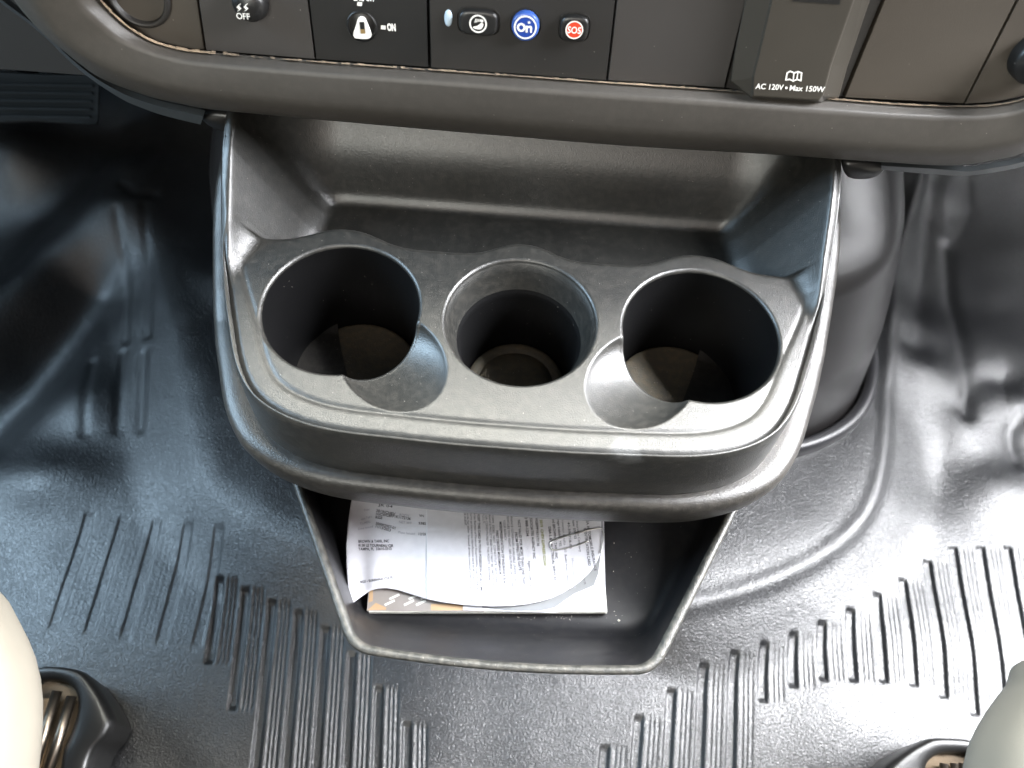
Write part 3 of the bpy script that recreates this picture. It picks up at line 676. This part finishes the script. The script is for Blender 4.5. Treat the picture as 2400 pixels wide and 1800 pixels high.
# round socket at far left
cx, cy = loc2(322, -12); r = 62*PXM
mb = MB(); mb.loft(disc_rings(cx, cy, [(r*1.22, .0), (r*1.18, .0012), (r*1.06, .002), (r*1.0, .001), (r*.97, -.004), (r*.5, -.005), (r*.01, -.005)]), True)
mb.obj('socket', M_PANELM, pa)
# traction control button
cx, cy = loc2(589, 3); r = 40*PXM
mb = MB(); mb.loft(disc_rings(cx, cy, [(r*1.04, -.002), (r*1.02, .002), (r*.96, .0048), (r*.8, .0066), (r*.5, .0078), (r*.01, .0082)]), True, 0)
dtext(mb, 'OFF', 567, 29, 598, 31, .0040, .0080, .01, 1)
for k in range(2):
    zz = [(570+k*16, 10), (576+k*16, 5), (570+k*16, -1), (576+k*16, -7)]
    for i in range(3):
        p, q = loc2(*zz[i]), loc2(*zz[i+1]); d = (q-p)/np.linalg.norm(q-p)*.0; nn = np.array([.0006, .0003])
        poly(mb, [p-nn, p+nn, q+nn, q-nn], .0088, 1)
mb.obj('traction_button', [M_BLACK, M_WHITE], pb, autosmooth=40)
# airbag key switch
cx, cy = loc2(849, 61); r = 35*PXM
mb = MB(); mb.loft(disc_rings(cx, cy, [(r*1.04, .0), (r*1.03, .0010), (r*.98, .0013), (r*.94, .0006), (r*.92, -.0006), (r*.8, .0002), (r*.01, .0006)]), True, 0)
key = [(841, 40), (848, 36), (856, 40), (862, 52), (871, 76), (870, 84), (862, 88), (838, 87), (831, 83), (830, 75), (837, 52)]
kp = catmull([loc2(*p) for p in key], 60, closed=True)
mb.loft([[w3(*p, .0006) for p in kp], [w3(*p, .0016) for p in kp]], True, 1, cap1=True)
sl = [loc2(844, 48), loc2(855, 48), loc2(858, 75), loc2(847, 75)]; poly(mb, sl, .0018, 2)
sl = [loc2(846, 65), loc2(856, 65), loc2(858, 75), loc2(847, 75)]; poly(mb, sl, .0019, 3)
mb.obj('key_switch', [M_PANELD, M_WHITE, M_BLACK, M_BRASS], pcn, autosmooth=40)
mb = MB()
poly(mb, [loc2(838, 4), loc2(849, 5), loc2(848, 14), loc2(837, 13)], .0002, 0)
poly(mb, [loc2(893, 59), loc2(904, 60), loc2(904, 69), loc2(893, 68)], .0002, 0)
dtext(mb, 'ON', 908, 71, 928, 72, .0046, .0002, .05, 0)
dtext(mb, 'BAG OFF', 829, 0, 880, 2, .0046, .0002, .05, 0)
mb.obj('switch_lettering', [M_WHITE], pcn, smooth=False)
# indicator lens and the three buttons
cx, cy = loc2(1051, 42); mb = MB(); mb.loft(disc_rings(cx, cy, [(19*PXM, .0), (18*PXM, .0008), (12*PXM, .0012), (.0001, .0013)], ax=.5), True); mb.obj('indicator_lens', M_LED, pd_)
def rbtn(name, u, v, rx, ry, sq, mat_list, deco, hgt=.0035):
    cx, cy = loc2(u, v); mb = MB()
    # dark well round the key, then the key itself
    mb.loft(disc_rings(cx, cy, [(1.10, .0003), (1.085, .0007), (1.06, .0003), (1.02, -.002), (1.0, -.002)], sq=sq, ax=rx*PXM, ay=ry*PXM), True, 1)
    mb.loft(disc_rings(cx, cy, [(.99, -.002), (.985, hgt*.5), (.95, hgt*.85), (.88, hgt), (.70, hgt*1.02), (.01, hgt*1.02)], sq=sq, ax=rx*PXM, ay=ry*PXM), True, 0)
    deco(mb, cx, cy, hgt*1.03+.0001); mb.obj(name, mat_list, pd_, autosmooth=50)
def deco_seat(mb, cx, cy, h):
    s = 20.5*PXM; annulus(mb, cx, cy, s*.83, s, h, 2)
    body = [(-.55, -.35), (-.15, -.25), (.15, -.05), (.35, .12), (.60, .02), (.45, -.45), (.1, -.60), (-.45, -.52)]
    poly(mb, [(cx+x*s, cy+y*s) for x, y in catmull(body, 30, closed=True)], h, 2)
    disc(mb, cx+.42*s, cy+.35*s, s*.17, h, 2)
    for k in range(4):
        x0 = -.42+k*.17; poly(mb, [(cx+(x0)*s, cy+(.10+.05*k)*s), (cx+(x0+.09)*s, cy+(.12+.05*k)*s), (cx+(x0+.22)*s, cy+.52*s), (cx+(x0+.13)*s, cy+.56*s)], h, 2)
rbtn('assist_button', 1122, 49, 46, 29, .55, [M_BLACK, M_PANELM, M_WHITE], deco_seat)
def deco_on(mb, cx, cy, h):
    s = 26.5*PXM; disc(mb, cx, cy, s, h, 3); annulus(mb, cx, cy, s*.87, s*1.0, h+.0001, 2)
    annulus(mb, cx-.36*s, cy-.03*s, s*.20, s*.38, h+.0001, 2)
    n0 = [(.04, -.42), (.04, .16), (.18, .16), (.22, .10), (.34, .18), (.52, .16), (.60, .02), (.60, -.42), (.44, -.42), (.44, -.06), (.34, .02), (.22, -.06), (.22, -.42)]
    V = [w3(cx+x*s, cy+y*s, h+.0001) for x, y in n0]
    mb.add(V, [(0, 1, 2, 3, 11, 12), (3, 4, 10, 11), (4, 5, 9, 10), (5, 6, 7, 8, 9)], 2)
    st = [];
    for k in range(10):
        a = math.pi/2+k*math.pi/5; q = (.17 if k % 2 == 0 else .07)*s; st.append((cx+.30*s+q*math.cos(a), cy+.44*s+q*math.sin(a)))
    V = [w3(cx+.30*s, cy+.44*s, h+.0001)]+[w3(*p, h+.0001) for p in st]; mb.add(V, [(0, k+1, (k+1) % 10+1) for k in range(10)], 2)
rbtn('call_button', 1232, 57, 33, 34, 1.0, [M_BLUE, M_BLACK, M_WHITE, M_BLUED], deco_on)
def deco_sos(mb, cx, cy, h):
    s = 20.5*PXM; disc(mb, cx, cy, s, h, 3); annulus(mb, cx, cy, s*.87, s*1.0, h+.0001, 2)
    V, Fc = text_geo('SOS', s*1.05, .012, width=s*1.52); V[:, 0] -= s*.76; V[:, 1] -= s*.37
    mb.add([w3(cx+x, cy+y, h+.0002) for x, y in V], Fc, 2)
rbtn('sos_button', 1346, 63, 34, 30, .6, [M_BLACK, M_PANELM, M_WHITE, M_RED], deco_sos)
# raised outlet door
mb = MB(); hD = .0085
def dq(u, v, h): p = loc2(u, v); return w3(p[0], p[1], h)
basep = [(1781, T), (1722, 120), (1712, 190), (1750, 232), (1930, 243), (1966, 229), (1985, 160), (2096, T)]
topp = [(1848, T), (1779, 120), (1764, 182), (1762, 228), (1920, 238), (1930, 224), (1950, 150), (2062, T)]
def onp(p, h): q = PP(p[0], p[1], h); return q
mb.loft([[onp(p, -.003) for p in basep], [onp(p, .0012) for p in basep], [onp(p, hD-.0012) for p in topp], [onp((p[0]*.985+1890*.015, p[1]*.985+.015*60), hD) for p in topp]], True, 0, cap1=True)
poly_ = [onp(p, hD+.0002) for p in [(1858, -30), (1971, -30), (1969, 11), (1858, 3)]]
mb.add(poly_, [(0, 1, 2, 3)], 1)
door = mb.obj('outlet_door', [M_DOOR, M_BLACK], dash, smooth=False, label='raised door of the power outlet with white lettering')
bm = bmesh.new(); bm.from_mesh(door.data); bmesh.ops.remove_doubles(bm, verts=bm.verts, dist=1e-6); bm.to_mesh(door.data); bm.free()
bv = door.modifiers.new('bevel', 'BEVEL'); bv.width = .0012; bv.segments = 3; bv.limit_method = 'ANGLE'
mb = MB()
def tx(mb, s, u0, v0, u1, v1, hpx, bold, shear=0.0):
    L = math.hypot(u1-u0, v1-v0); V, Fc = text_geo(s, hpx, bold, shear, width=L); c, q = (u1-u0)/L, (v1-v0)/L
    mb.add([onp((u0+x*c+y*q, v0+x*q-y*c), hD+.0003) for x, y in V], Fc, 0)
tx(mb, 'AC 120V', 1770, 208, 1837, 211, 18, .012, .15); tx(mb, 'Max 150W', 1850, 212, 1934, 216, 18, .012, .15)
a = np.linspace(0, 6.28, 14, endpoint=False); mb.add([onp((1843+3*math.cos(t), 206+3*math.sin(t)), hD+.0003) for t in a], [tuple(range(13, -1, -1))], 0)
def strip(mb, pts, wd):
    for i in range(len(pts)-1):
        p, q = np.array(pts[i], float), np.array(pts[i+1], float); d = (q-p)/np.linalg.norm(q-p); nn = np.array([-d[1], d[0]])*wd/2; e = d*wd/2
        mb.add([onp(x, hD+.0003+.00002*i) for x in (p-e-nn, q+e-nn, q+e+nn, p-e+nn)], [(0, 1, 2, 3)], 0)
strip(mb, [(1842, 187), (1845, 171), (1852, 167), (1861, 171), (1870, 168), (1879, 171), (1877, 189), (1868, 186), (1859, 190), (1851, 186), (1842, 187)], 3)
strip(mb, [(1861, 171), (1859, 188)], 2.4); strip(mb, [(1869, 176), (1868, 184)], 2.4); strip(mb, [(1869.6, 171), (1869.4, 173)], 2.6)
mb.obj('outlet_lettering', [M_WHITE], door, smooth=False)
# knob at far right
cx, cy = loc2(2425, 130); r = 58*PXM
mb = MB(); mb.loft(disc_rings(cx, cy, [(r*1.0, -.001), (r*.98, .006), (r*.9, .0085), (r*.72, .009), (r*.70, .017), (r*.64, .0195), (r*.01, .020)]), True); mb.obj('knob', M_BLACK, ph)

# rounded lower edge
def prow(pts, y, n=260): c = catmull(pts, n); return [PY(u, v, y) for u, v in c]
PB = [(205, -75), (228, -12), (266, 34), (316, 74), (368, 101), (430, 117), (481, 123), (739, 144), (1006, 163), (1422, 193), (1699, 212), (1977, 234), (2140, 246), (2260, 249), (2330, 246), (2400, 231), (2500, 185)]
RG = [(150, -75), (180, 0), (217, 40), (265, 82), (325, 112), (390, 133), (470, 148), (745, 172), (1006, 190), (1422, 222), (1699, 242), (1977, 262), (2140, 272), (2260, 275), (2340, 270), (2400, 256), (2510, 208)]
MF = [(60, -75), (90, 10), (136, 81), (190, 125), (271, 165), (352, 193), (434, 209), (600, 232), (976, 266), (1200, 285), (1471, 307), (1742, 323), (2068, 345), (2230, 350), (2339, 338), (2400, 323), (2520, 270)]
BE = [(-10, -75), (40, 10), (100, 78), (150, 120), (190, 152), (244, 187), (347, 226), (415, 242), (483, 255), (600, 267), (976, 301), (1200, 320), (1471, 342), (1742, 358), (1905, 369), (2068, 380), (2230, 388), (2339, 374), (2400, 358), (2540, 300)]
n = 260
def mixr(A, B, t): a, b = catmull(A, n), catmull(B, n); return a*(1-t)+b*t
rows = []
def R2(c, y): rows.append([PY(u, v, y) for u, v in c])
R2(catmull([(u, v-6) for u, v in PB], n), .1000); R2(catmull([(u, v-2) for u, v in PB], n), .0885); R2(catmull(PB, n), .0862)
R2(mixr(PB, RG, .25), .0846); R2(mixr(PB, RG, .55), .0826); R2(mixr(PB, RG, .8), .0807); R2(catmull(RG, n), .0795)
R2(mixr(RG, MF, .15), .0788); R2(mixr(RG, MF, .35), .0779); R2(mixr(RG, MF, .6), .0769); R2(mixr(RG, MF, .85), .0761); R2(catmull(MF, n), .0759)
R2(mixr(MF, BE, .25), .0763); R2(mixr(MF, BE, .5), .0775); R2(mixr(MF, BE, .75), .0797); R2(mixr(MF, BE, .93), .0822); R2(catmull(BE, n), .0840)
base = rows[-1]
rows.append([p+np.array([0, .006, .0005]) for p in base]); rows.append([p+np.array([0, .05, .004]) for p in base])
mb = MB(); mb.loft([[tuple(p) for p in r] for r in rows], False); mb.obj('bolster', M_DASH, dash)
# dust line collected in the seam above the bolster
mb = MB()
for (i0, i1, mi) in ((0, 259, 0),):
    pts = catmull(PB, 260)
    for k in range(255):
        if 500 < pts[k][0] < 1000 and random.random() < .25: continue
        wdt = random.uniform(.6, 3.2) if pts[k][0] > 560 else random.uniform(2.5, 6)
        p, q = pts[k], pts[k+1]
        mb.add([PY(p[0], p[1]-wdt, .0868), PY(q[0], q[1]-wdt, .0868), PY(q[0], q[1]+1.2, .0846), PY(p[0], p[1]+1.2, .0846)], [(0, 1, 2, 3)], 0)
mb.obj('seam_dust', plastic('seam_dust', (0.20, 0.15, 0.10), 0.9, 900, 0.8, mott=0.9), dash, smooth=False)
# thin trim lips below the bolster
def ribbon(name, top, bot, yt, yb, mat, th=.003, par=dash, n=80):
    A, B = catmull(top, n), catmull(bot, n)
    r0 = [PY(u, v, yt) for u, v in A]; r1 = [PY(u, v, yt-.0012) for u, v in A*.8+B*.2]; r2 = [PY(u, v, yb) for u, v in B]
    back = lambda r: [p+np.array([0, th, .0]) for p in r]
    mb = MB(); mb.loft([back(r0), r0, r1, r2, back(r2)], False); return mb.obj(name, mat, par, autosmooth=50)
ribbon('trim_lip', [(-30, -35), (11, 3), (68, 46), (114, 84), (152, 122), (190, 155), (230, 184), (285, 214), (325, 230), (385, 248), (478, 268)],
       [(-30, -22), (11, 14), (68, 56), (114, 95), (152, 133), (190, 167), (230, 197), (285, 232), (325, 250), (385, 271), (470, 292)], .088, .090, M_TRIM)
ribbon('trim_lip', [(2066, 386), (2120, 389), (2180, 392), (2240, 397), (2272, 399), (2321, 392), (2400, 376), (2500, 340)],
       [(2066, 398), (2120, 403), (2180, 408), (2240, 412), (2272, 412), (2321, 406), (2400, 390), (2500, 356)], .089, .091, M_TRIM)
# dark mounting tab where the console meets the dash, left and right
for pts, y in (([(470, 262), (545, 268), (545, 306), (520, 305), (480, 286)], .096), ([(1980, 378), (2072, 384), (2070, 402), (2050, 414), (2015, 418), (1985, 412)], .096)):
    c = catmull([PY(u, v, y) for u, v in pts], 40, closed=True); mb = MB()
    cc = c.mean(axis=0); mb.loft([[tuple(p+np.array([0, .03, 0])) for p in c], [tuple(p) for p in c], [tuple(cc+(p-cc)*.8+np.array([0, -.002, 0])) for p in c]], True, 0, cap1=True); mb.obj('mounting_tab', M_BLACK, dash)
# lower knee panel, left, behind the pedals' void
mb = MB()
rr = []
for (y, v0) in ((.13, -60), (.145, 60), (.17, 130), (.21, 158), (.27, 163)):
    rr.append([tuple(PY(u, v0+ (u/400)*6, y)) for u in (-200, -60, 60, 200, 330, 460)])
mb.loft(rr, False); mb.obj('knee_panel', plastic('knee_panel_plastic', (0.022, 0.024, 0.024), 0.5, 1500, 0.1), dash)

mb = MB(); q0 = w3(0, .148, -.001)
mb.loft([[(x, q0[1]+.012, q0[2]-.02) for x in (-.75, .75)], [(x, q0[1], q0[2]) for x in (-.75, .75)], [(x, q0[1]+.03, .335) for x in (-.75, .75)], [(x, q0[1]+.06, .350) for x in (-.75, .75)], [(x, .78, .36) for x in (-.75, .75)]], False)
mb.obj('upper_dash', M_DASH, dash, autosmooth=60)  # unseen dash top, added to keep windshield light off recess and footwell
# near-black sheet for the dark void behind: firewall above the toe board
mb = MB(); mb.loft([[(-1.2, .62, -.4), (1.2, .62, -.4)], [(-1.2, .60, .1), (1.2, .60, .1)], [(-1.2, .10, .20), (1.2, .10, .20)]], False)
o = mb.obj('firewall', M_VOID, smooth=False); o['kind'] = 'structure'

# ================================================================== BRAKE PEDAL
pe_ = thing('brake_pedal', tuple(PY(110, 240, .34)), 'ribbed black rubber brake pedal in the dark footwell, upper left', 'pedal')
def pdq(u, v, y): return PY(u, v, y)
out = [(-120, 168), (226, 172), (236, 180), (233, 282), (222, 294), (-120, 280)]
mb = MB()
o0 = catmull([(-120, 170), (100, 172), (215, 174), (232, 182), (233, 230), (231, 282), (218, 292), (100, 286), (-120, 278)], 90, closed=True)
cc = o0.mean(axis=0)
mb.loft([[PY(u, v, .36) for u, v in o0], [PY(u, v, .335) for u, v in o0], [PY(*(cc+(p-cc)*np.array([.985, .93])), .331) for p in o0]], True, 0, cap1=True)
for k in range(5):
    v = 200+k*18.5; q = [(-120, v-7), (215-k*1.5, v-2), (218-k*1.5, v+4), (-120, v)]
    mb.loft([[PY(u, vv, .331) for u, vv in q], [PY(u, vv*1+(.6 if i < 2 else -.6), .3265) for i, (u, vv) in enumerate(q)]], True, 0, cap1=True)
mb.obj('pad', plastic('pedal_rubber', (0.022, 0.028, 0.034), 0.35, 900, 0.15), pe_, autosmooth=35)
mb = MB(); mb.tube([PY(60, 190, .37), PY(80, 60, .42), PY(90, -60, .45)], .010, 10); mb.obj('arm', M_BLACK, pe_)

# ================================================================== SEATS
def cushion(name, pts, zc, hgt, par):
    """thick padded slab seen from above; outline at its widest level"""
    c = catmull([PZ(u, v, zc)[:2] for u, v in pts[0]]+pts[1], 120, closed=True); cc = c.mean(axis=0); rings = []
    for k in range(19):
        t = -1+2*k/18; s = (1-abs(t)**3.2)**(1/2.2) if abs(t) < 1 else 0
        rings.append([(cc[0]+(p[0]-cc[0])*(.62+.38*s), cc[1]+(p[1]-cc[1])*(.62+.38*s), zc+t*hgt) for p in c])
    mb = MB(); mb.loft(rings, True, 0, True, True); return mb.obj(name, M_SEAT, par)
sl = thing('left_seat', (-.36, -.30, -.30), 'cream vinyl seat edge at the left of the floor, beside a rusty seat rail', 'seat')
sl.name = 'driver_seat'
cushion('cushion', ([(58, 1620), (57, 1680), (50, 1760), (38, 1850), (24, 1960)], [(-.26, -.42), (-.45, -.50), (-.62, -.42), (-.64, -.20), (-.52, -.10), (-.40, -.075), (-.33, -.085)]+[tuple(PZ(*p, -.06)[:2]) for p in [(-90, 1300), (-28, 1372), (0, 1422), (32, 1488), (50, 1548)]]), -.06, .055, sl)
sr = thing('passenger_seat', (.36, -.30, -.30), 'cream vinyl seat edge at the lower right corner, beside a black rail cap', 'seat')
cushion('cushion', ([(2460, 1522), (2420, 1569), (2397, 1596), (2376, 1627), (2352, 1661), (2335, 1693), (2321, 1723), (2311, 1757), (2304, 1808), (2302, 1885), (2308, 1985)], [(.27, -.42), (.45, -.50), (.62, -.42), (.62, -.22), (.50, -.12), (.40, -.10)]), -.06, .055, sr)
def cap(pts, zt_, zb, par, mats, inner, zi):
    c = catmull([PZ(u, v, zt_) for u, v in pts], 120, closed=True); cc = c.mean(axis=0); cc2 = PZ(*inner[1], zt_)
    ci = catmull([PZ(u, v, zt_) for u, v in inner[0]], 120, closed=True)
    # align start points of inner outline
    k = np.argmin(np.linalg.norm(ci-c[0], axis=1)); ci = np.roll(ci, -k, axis=0)
    dn = lambda p, z: (p[0], p[1], z)
    rings = [[dn(cc+(p-cc)*.92, zb) for p in c], [dn(cc+(p-cc)*1.01, zt_-.012) for p in c], [dn(p, zt_-.004) for p in c], [dn(p*.93+ci[i]*.07, zt_-.001) for i, p in enumerate(c)], [dn(p*.8+ci[i]*.2, zt_) for i, p in enumerate(c)],
             [dn(p*.3+ci[i]*.7, zt_-.0005) for i, p in enumerate(c)], [dn(p*.1+ci[i]*.9, zt_-.002) for i, p in enumerate(c)], [dn(p, zt_-.006) for p in ci], [dn(p, zi) for p in ci]]
    mb = MB(); mb.loft(rings, True, 0)
    mb.m = [0]*len(mb.m); o = mb.obj('rail_cap', M_BLACK, par)
    mb = MB(); mb.loft([[dn(p, zi+.001) for p in ci], [dn(ci.mean(axis=0), zi+.002)]*1*1 if False else [dn(ci.mean(axis=0)+(p-ci.mean(axis=0))*.02, zi+.002) for p in ci]], True, 0, cap1=True)
    mb.obj('track_floor', M_GRIT, par); return o
cap([(60, 1570), (86, 1564), (108, 1560), (149, 1563), (186, 1573), (214, 1602), (238, 1639), (255, 1675), (258, 1695), (244, 1725), (220, 1752), (205, 1785), (198, 1830), (188, 1900), (60, 1900), (40, 1700)],
    -.272, -.318, sl, None, ([(85, 1600), (110, 1592), (150, 1598), (172, 1622), (176, 1660), (160, 1710), (140, 1760), (120, 1850), (60, 1850), (60, 1700), (70, 1630)], (110, 1700)), -.282)
for (u0, v0, u1, v1) in ((134, 1620, 70, 1830), (168, 1632, 104, 1840)):
    mb = MB(); p, q = PZ(u0, v0, -.274), PZ(u1, v1, -.274); mb.tube([p, (p+q)/2, q], .0036, 12); mb.obj('rail', M_RAIL, sl)
mb = MB(); p, q = PZ(118, 1640, -.278), PZ(70, 1830, -.278); mb.tube([p, q], .006, 10); mb.obj('rail_core', M_RUST, sl)
cap([(2040, 1850), (2080, 1800), (2124, 1764), (2172, 1736), (2196, 1729), (2245, 1730), (2276, 1734), (2292, 1746), (2310, 1790), (2320, 1900), (2200, 1930), (2080, 1920)],
    -.272, -.318, sr, None, ([(2180, 1792), (2200, 1770), (2235, 1764), (2282, 1768), (2296, 1800), (2290, 1880), (2200, 1880), (2180, 1830)], (2240, 1820)), -.282)
for u in (2212, 2236, 2256):
    mb = MB(); p, q = PZ(u, 1790, -.275), PZ(u+10, 1900, -.275); mb.tube([p, q], .0030, 10); mb.obj('rail', M_RAIL, sr)
